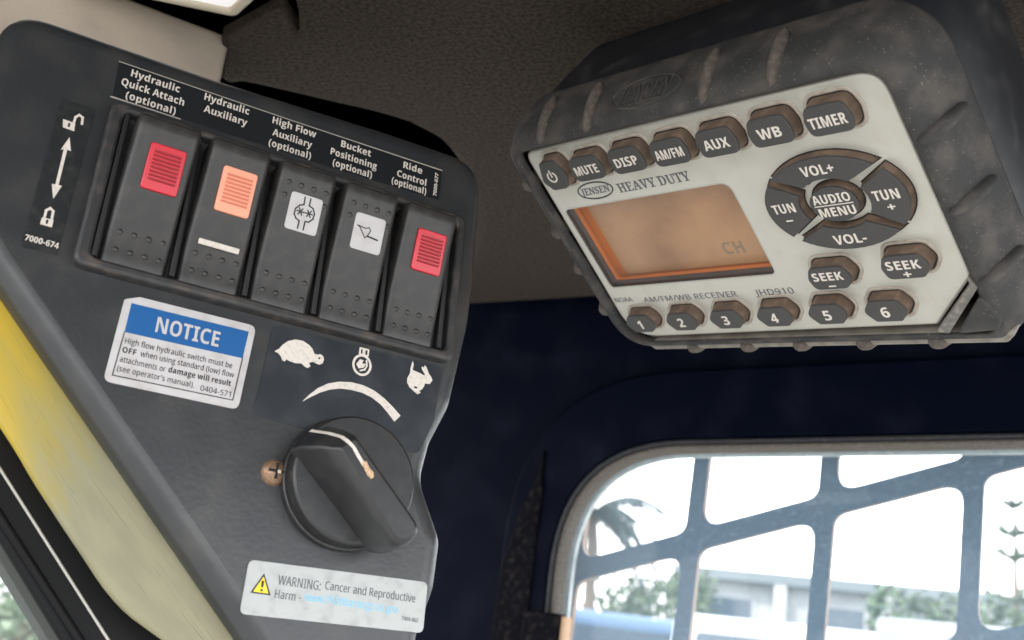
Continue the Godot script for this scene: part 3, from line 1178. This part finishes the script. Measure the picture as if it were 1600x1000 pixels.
	# presets
	for i in 6:
		var c := Vector2(-74.0 + 25.9 * i, -43.0 + .16 * i)
		var k := key_button(r, rounded(PackedVector2Array([c + Vector2(-5.4, -5.0), c + Vector2(5.6, -5.0), c + Vector2(9.4, 0.2), c + Vector2(6.0, 5.2), c + Vector2(-5.6, 5.2), c + Vector2(-9.4, .2)]), [1.8, 1.8, 3.0, 1.8, 1.8, 3.0], 4))
		text(k, str(i + 1), c.x - 1.7 + (.4 if i == 0 else 0.0), c.x + 1.7 - (.4 if i == 0 else 0.0), c.y - 2.6, 4.9, 6.2, M.print)
	# seek
	for a in [["-", 38.6, -24.2], ["+", 71.6, -21.6]]:
		var c := Vector2(a[1], a[2])
		var k := key_button(r, rounded(PackedVector2Array([c + Vector2(-8.2, -5.4), c + Vector2(6.4, -5.4), c + Vector2(10.0, 0), c + Vector2(7.0, 5.4), c + Vector2(-7.4, 5.4), c + Vector2(-9.6, 0)]), [3.0], 4))
		text(k, "SEEK", c.x - 7.0, c.x + 6.6, c.y - .8, 3.9, 6.2, M.print)
		text(k, a[0], c.x - 1.6, c.x + 1.6, c.y - 5.0, 3.6, 6.2, M.print)
	# ring of volume and tuning keys
	var pc := Vector2(54.2, 8.2)
	for e in [["VOL+", 43.0, 137.0], ["TUN", 145.0, 217.0], ["VOL-", 225.0, 315.0], ["TUN", -37.0, 35.0]]:
		var pts := PackedVector2Array()
		for i in 13:
			var an := deg_to_rad(lerpf(e[1], e[2], i / 12.0))
			pts.append(pc + Vector2(29.5 * cos(an), 20.8 * sin(an)))
		var a1 := deg_to_rad(e[2] - 7.0)
		var a0 := deg_to_rad(e[1] + 7.0)
		for i in 7:
			var an := lerpf(a1, a0, i / 6.0)
			pts.append(pc + Vector2(14.6 * cos(an), 11.4 * sin(an)))
		var k := key_button(r, ccw(pts), 4.0, false)
		var mid := deg_to_rad((e[1] + e[2]) / 2.0)
		var c := pc + Vector2(21.6 * cos(mid), 15.8 * sin(mid))
		if e[0] == "TUN":
			var sgn := "-" if e[1] > 90 else "+"
			text(k, "TUN", c.x - 5.0, c.x + 5.0, c.y - .6, 4.2, 4.2, M.print)
			text(k, sgn, c.x - 1.4, c.x + 1.6, c.y - 5.6, 3.6, 4.2, M.print)
		else:
			text(k, e[0], c.x - 6.9, c.x + 6.7, c.y - 2.2, 4.2, 4.2, M.print)
	var mk := key_button(r, disc(pc.x, pc.y, 10.0, 36, 7.8), 4.0, false)
	text(mk, "AUDIO", pc.x - 8.0, pc.x + 7.8, pc.y + .9, 3.9, 4.2, M.print)
	begin()
	stroke([pc.x - 8.0, pc.y, pc.x + 8.0, pc.y], .4, 4.2)
	done("divider_line", M.print, mk)
	text(mk, "MENU", pc.x - 7.4, pc.x + 7.8, pc.y - 5.0, 3.9, 4.2, M.print)
	# covered corner
	begin()
	plate(rounded(ccw(PackedVector2Array([Vector2(91.4, -29.0), Vector2(93.8, -35.0), Vector2(75.6, -56.0), Vector2(70.4, -55.2), Vector2(91.2, -33.4)])), [.8], 2), -2.0, 3.9, .6)
	done("corner_strip", M.steel_strip, r)
	begin()
	plate(rounded(ccw(PackedVector2Array([Vector2(93.6, -38.0), Vector2(97.6, -50.0), Vector2(95.0, -55.0), Vector2(78.4, -56.4)])), [1.5, 4.0, 4.0, 2.0], 4), -3.0, 4.2, 1.2)
	done("port_cover", M.rubber, r)
	# raised oval badge on the bumper
	var yy := Vector3(0, .42, -.907)
	off = Vector3.ZERO
	begin()
	frame_ring(disc(0, 0, 19.0, 48, 7.6), disc(0, 0, 17.6, 48, 6.5), -1.5, 1.4, .5)
	var bd := done("badge_oval", M.rubber, r)
	bd.transform = Transform3D(Vector3(1, 0, 0), yy, Vector3(1, 0, 0).cross(yy), Vector3(-10.5, t + 10.0, -6.0) * MM)
	text(bd, "JENSEN", -14.0, 14.0, -4.0, 8.0, -.4, M.rubber, true, true, .2, 0.0, 1.8)


func nearest_pair(a: PackedVector2Array, b: PackedVector2Array) -> Vector2i:
	var best := Vector2i.ZERO
	var d := 1e9
	for i in a.size():
		for j in b.size():
			var e := a[i].distance_squared_to(b[j])
			if e < d:
				d = e
				best = Vector2i(i, j)
	return best


func key_button(r: Node3D, shape: PackedVector2Array, tall := 6.0, with_rim := true) -> MeshInstance3D:
	# a dark cap on a dusty skirt that stands out of the face
	begin()
	plate(shape, tall - .9, tall + .2, .5)
	var k := done("button", M.button, r)
	begin()
	skin([ring3(inset(shape, .12), tall - .7), ring3(inset(shape, -.5), 0.0)], 1)
	done("button_skirt", M.skirt, k)
	begin()
	plate(inset(shape, -1.0), -.5, .12)
	done("button_gap", M.gap, k)
	if not with_rim:
		return k
	begin()
	frame_ring(inset(shape, -2.6), inset(shape, -1.0), -.5, .5, .45)
	done("button_rim", M.grime, k)
	return k


func rib(r: Node3D, at: Vector3, outward: Vector3, along: Vector3, length: float, material: Material, high := 3.8, wide := 3.0) -> void:
	outward = outward.normalized()
	along = along.normalized()
	var side := outward.cross(along).normalized()
	begin()
	st.set_smooth_group(1)
	var rings := []
	var n := 12
	for i in n + 1:
		var a := -PI / 2 + PI * i / n
		var ring := PackedVector3Array()
		var e: float = maxf(cos(a), .02)
		for k in 10:
			var b := TAU * k / 10
			ring.append(at + along * sin(a) * length + side * cos(b) * wide * e + outward * sin(b) * high * e)
		rings.append(ring)
	skin(rings, 1)
	done("grip_rib", material, r)


# ------------------------------------------------------------------ front edge of the cab
func door_side() -> void:
	# painted post along the console's lower left edge
	var p := thing("cab_post", "khaki post with yellow reflection painted into its upper colour beside the console", "post", CONSOLE, Vector3(-50, -110, -14))
	var a := [Vector2(-290.5, 165), Vector2(-150.5, 18), Vector2(-89.5, -47), Vector2(-65.3, -77.6), Vector2(-44.3, -99.7), Vector2(-17.8, -126.6), Vector2(12.8, -159.6), Vector2(59.5, -211)]
	var b := [Vector2(-275.5, 111), Vector2(-135.5, -36), Vector2(-76, -96), Vector2(-58, -116), Vector2(-41.5, -133.5), Vector2(-26.5, -148), Vector2(-7.5, -160), Vector2(44.5, -189)]
	begin()
	var rows := []
	for i in 29:
		var row := PackedVector3Array()
		var x := along(a, i / 4.0)
		var y := along(b, i / 4.0)
		var dir := (y - x).normalized()
		for k in 13:
			var t := k / 12.0
			var q := (x - dir * 5.0).lerp(y + dir * 1.5, t)
			row.append(Vector3(q.x, q.y, -9.0 - 9.0 * pow(absf(t - .45) * 1.6, 3.0) * .15 - 1.0))
		var last := row[12]
		row.append(Vector3(last.x + 9.0, last.y + 8.0, last.z - 14.0))
		rows.append(row)
	st.set_smooth_group(1)
	for i in 28:
		for k in 13:
			for e in [[0, 0], [1, 1], [0, 1], [0, 0], [1, 0], [1, 1]]:
				var at: Vector3 = rows[i + e[0]][k + e[1]]
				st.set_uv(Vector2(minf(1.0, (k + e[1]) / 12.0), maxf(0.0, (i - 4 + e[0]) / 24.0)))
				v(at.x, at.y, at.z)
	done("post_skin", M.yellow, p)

	var s := thing("door_seal", "black rubber door seal with thin white bead, lower left", "seal", CONSOLE, Vector3(-60, -130, -24))
	begin()
	plate(p2([-310, 153, -170, 12, -62, -97, 40, -200, 60, -208, 10, -215, -37, -163, -64.8, -131.4, -170, -20, -310, 128]), -60, -27, 2.0)
	done("seal_strip", M.seal, s)
	begin()
	tube(PackedVector3Array([Vector3(-290, 140, -26.4), Vector3(-71.5, -106.8, -26.4), Vector3(-50.5, -130, -26.4), Vector3(-22, -161.5, -26.4), Vector3(20, -208, -26.4)]), [.5], 8)
	done("white_bead", M.white_bead, s)
	begin()
	tube(PackedVector3Array([Vector3(-290, 111, -26.8), Vector3(-68, -122, -26.8), Vector3(-34, -159, -26.8), Vector3(10, -208, -26.8)]), [1.6], 8)
	done("seal_lip", M.seal, s)
	var w := thing("front_pane", "tilted front glass beyond the black door seal", "glass", CONSOLE, Vector3(-120, -180, -50))
	begin()
	plate(p2([-300, -20, -140, -20, 10, -200, 10, -420, -300, -420]), -48, -44)
	done("pane", M.pane, w)


func along(pts: Array, t: float) -> Vector2:
	# a smooth curve through the points
	var i := mini(int(t), pts.size() - 2)
	var p0: Vector2 = pts[maxi(i - 1, 0)]
	var p1: Vector2 = pts[i]
	var p2_: Vector2 = pts[i + 1]
	var p3: Vector2 = pts[mini(i + 2, pts.size() - 1)]
	return p1.cubic_interpolate(p2_, p0, p3, t - i)


func dome_lamp() -> void:
	var d := thing("dome_lamp", "white dome lamp with cream rim in the ceiling opening", "lamp", CEIL, Vector3(50, -480, -6))
	var q := PackedVector2Array([Vector2(43, -452.5), Vector2(-60, -540), Vector2(10, -610), Vector2(105, -478)])
	var outer := rounded(ccw(q), [7.0], 5)
	begin()
	frame_ring(outer, inset(outer, 5.0), -16, -1.0, 1.5)
	done("lamp_rim", M.cream, d)
	begin()
	plate(rounded(inset(ccw(q), 4.6), [5.0], 5), -14, -3.0, 1.0)
	done("lamp_lens", M.lamp_lens, d)


# ------------------------------------------------------------------ outside
func outside() -> void:
	building()
	palm(Vector3(1.75, 0, -17.9), 3.85)
	tree("low bushy tree below the slanting bar", Vector3(2.6, 0, -20.5), 3.1, 1.5, 1.5, 2)
	tree("green tree standing beside the building's left end", Vector3(4.3, 0, -22.5), 3.45, .9, 1.7, 3)
	tree("tall tree beyond the front glass on the left", Vector3(-4.9, 0, -12.2), 3.6, 1.9, .7, 4)
	hedge()
	pine()
	car("white van parked before the hedge", Vector3(4.55, 0, -11.9), -.35, M.car_white, 2.12)
	car("blue van parked near the building's left end", Vector3(2.65, 0, -14.8), .2, M.car_blue, 2.1)
	car("grey van parked below the feathery pine", Vector3(5.7, 0, -11.0), .9, M.car_grey, 2.2)


func building() -> void:
	var fr := Transform3D(Basis(Vector3.UP, -.32), Vector3(7.6, 0, -24.0))
	var b := thing("low_building", "long low white building with dark flat roof edge", "building", fr)
	begin()
	box(Vector3(1500, 1750, -2500), Vector3(9000, 3500, 5000))
	done("wall", M.stucco, b)
	begin()
	box(Vector3(1500, 3620, -2400), Vector3(9600, 240, 5600))
	done("roof", M.fascia, b)
	for x in [-2100.0, 300.0, 2300.0, 4300.0]:
		begin()
		box(Vector3(x, 2750, 30), Vector3(1300, 900, 60))
		var w := done("window", M.stucco, b)
		begin()
		box(Vector3(x, 2750, 66), Vector3(1160, 760, 10))
		done("pane", M.dark_glass, w)
	for x in [-2900.0, -900.0, 1300.0, 3300.0]:
		begin()
		box(Vector3(x, 1750, 250), Vector3(260, 3500, 260))
		done("column", M.stucco, b)


func tree(label: String, at: Vector3, tall: float, wide: float, trunk: float, seed_: int) -> void:
	var o := thing("tree", label, "tree", Transform3D(Basis.IDENTITY, at), Vector3.ZERO, "trees beyond the machine")
	var rg := RandomNumberGenerator.new()
	rg.seed = seed_
	begin()
	tube(PackedVector3Array([Vector3(0, 0, 0), Vector3(60, trunk * 500, 30), Vector3(20, trunk * 1000 + 500, 0)]), [150, 120, 70], 10)
	for i in 5:
		var a := rg.randf() * TAU
		tube(PackedVector3Array([Vector3(20, trunk * 900, 0), Vector3(cos(a) * wide * 500, trunk * 1000 + 500, sin(a) * wide * 500)]), [60, 20], 6)
	done("trunk", M.bark, o)
	begin()
	var clumps := []
	for i in 16:
		clumps.append(Vector3(rg.randf_range(-1, 1) * wide * .7, lerpf(trunk, tall - .3, rg.randf()), rg.randf_range(-1, 1) * wide * .7))
	for i in 2600:
		var c: Vector3 = clumps[i % 16]
		var p := c + Vector3(rg.randfn(), rg.randfn() * .7, rg.randfn()) * wide * .22
		leaf(p * 1000, rg, 90.0)
	done("crown", M.leaf, o)


func leaf(p: Vector3, rg: RandomNumberGenerator, size: float) -> void:
	st.set_smooth_group(FLAT)
	var g := rg.randf_range(.6, 1.5)
	st.set_color(Color(.05 * g, .082 * g, .04 * g))
	var a := Vector3(rg.randfn(), rg.randfn(), rg.randfn()).normalized() * size
	var b := a.cross(Vector3(rg.randfn(), rg.randfn(), rg.randfn())).normalized() * size * .5
	q4(p - a, p - b, p + a, p + b)


func palm(at: Vector3, tall: float) -> void:
	var o := thing("palm_tree", "dark feathery palm behind the upper left cell of the guard", "palm", Transform3D(Basis.IDENTITY, at))
	begin()
	tube(PackedVector3Array([Vector3(0, 0, 0), Vector3(90, tall * 500, 0), Vector3(0, tall * 1000, 0)]), [150, 110, 90], 10)
	done("trunk", M.bark, o)
	var rg := RandomNumberGenerator.new()
	rg.seed = 5
	for k in 24:
		begin()
		var a := TAU * k / 24.0 + rg.randf() * .3
		var up := rg.randf_range(-.1, 1.5)
		var d := Vector3(cos(a), 0, sin(a))
		var side := Vector3(-sin(a), 0, cos(a))
		var pts := PackedVector3Array()
		for j in 15:
			var t := j / 14.0
			pts.append(Vector3(0, tall * 1000, 0) + d * 1150 * t + Vector3.UP * (900 * up * t - 1000 * t * t))
		st.set_color(Color(.045, .06, .045))
		tube(pts, [16], 5)
		st.set_smooth_group(FLAT)
		for j in range(1, 15):
			for s in [-1, 1]:
				for m in 2:
					var p: Vector3 = pts[j] - (pts[j] - pts[j - 1]) * m * .5
					var g := rg.randf_range(.7, 1.3)
					st.set_color(Color(.022 * g, .042 * g, .045 * g))
					var tip: Vector3 = p + side * s * 330 * (1.1 - j / 15.0) + d * 150 + Vector3.DOWN * rg.randf_range(60, 200)
					q4(p - d * 42, p + d * 42, tip + d * 6, tip - d * 6)
		done("frond", M.leaf, o)


func hedge() -> void:
	var o := thing("hedge", "clipped green hedge in front of the white building", "hedge", Transform3D(Basis(Vector3.UP, -.35), Vector3(6.6, 0, -13.6)))
	var rg := RandomNumberGenerator.new()
	rg.seed = 9
	begin()
	for i in 7:
		tube(PackedVector3Array([Vector3(-1500 + 500 * i, 0, 0), Vector3(-1480 + 500 * i, 1500, 20)]), [40, 20], 6)
	done("stems", M.bark, o)
	begin()
	for i in 6000:
		leaf(Vector3(rg.randf_range(-1600, 1900), rg.randf_range(300, 2750 + 120 * sin(i)), rg.randf_range(-450, 450)), rg, 80.0)
	done("foliage", M.leaf, o)


func pine() -> void:
	var o := thing("tiered_pine", "feathery pine with spaced tiers of upswept branches", "tree", Transform3D(Basis.IDENTITY, Vector3(8.05, 0, -16.2)))
	begin()
	tube(PackedVector3Array([Vector3(0, 0, 0), Vector3(20, 2500, 0), Vector3(0, 4650, 0)]), [110, 70, 10], 8)
	done("trunk", M.bark, o)
	var tiers := [[4500.0, 160.0], [4060.0, 260.0], [3700.0, 280.0], [3050.0, 520.0], [2500.0, 700.0]]
	var rg := RandomNumberGenerator.new()
	rg.seed = 21
	for e in tiers:
		begin()
		for k in 7:
			var a := TAU * k / 7 + float(e[0])
			var d := Vector3(cos(a), 0, sin(a))
			for j in 26:
				var t := j / 25.0
				var p := Vector3(0, e[0], 0) + d * float(e[1]) * t + Vector3(0, float(e[1]) * .45 * t * t, 0)
				leaf(p + Vector3(rg.randfn(), rg.randfn(), rg.randfn()) * 14, rg, 58.0)
		done("branch_tier", M.leaf, o)


func car(label: String, at: Vector3, turn: float, paint: Material, tall: float) -> void:
	var o := thing("parked_van", label, "van", Transform3D(Basis(Vector3.UP, turn), at), Vector3.ZERO, "vans parked in the yard")
	var k := tall * 1000
	# side outline in (x, y), drawn across z
	begin()
	var side := rounded(ccw(PackedVector2Array([Vector2(-2300, 350), Vector2(2250, 350), Vector2(2350, 950), Vector2(1500, 1150), Vector2(900, k), Vector2(-2250, k), Vector2(-2350, 900)])), [120.0], 4)
	plate(side, -900, 900, 120, true)
	done("body", paint, o)
	begin()
	plate(rounded(ccw(PackedVector2Array([Vector2(300, 1250), Vector2(1300, 1250), Vector2(820, k - 180), Vector2(300, k - 180)])), [60.0], 3), 895, 915)
	plate(rounded(ccw(PackedVector2Array([Vector2(-2000, 1250), Vector2(100, 1250), Vector2(100, k - 180), Vector2(-2000, k - 180)])), [60.0], 3), 895, 915)
	done("side_window", M.dark_glass, o)
	for x in [-1450.0, 1400.0]:
		for z in [-780.0, 780.0]:
			begin()
			plate(disc(x, 340, 340, 24), z - 130, z + 130, 30, true)
			var w := done("wheel", M.tyre, o)
			begin()
			plate(disc(x, 340, 200, 20), z + 120, z + 140, 10)
			done("rim", M.rim, w)
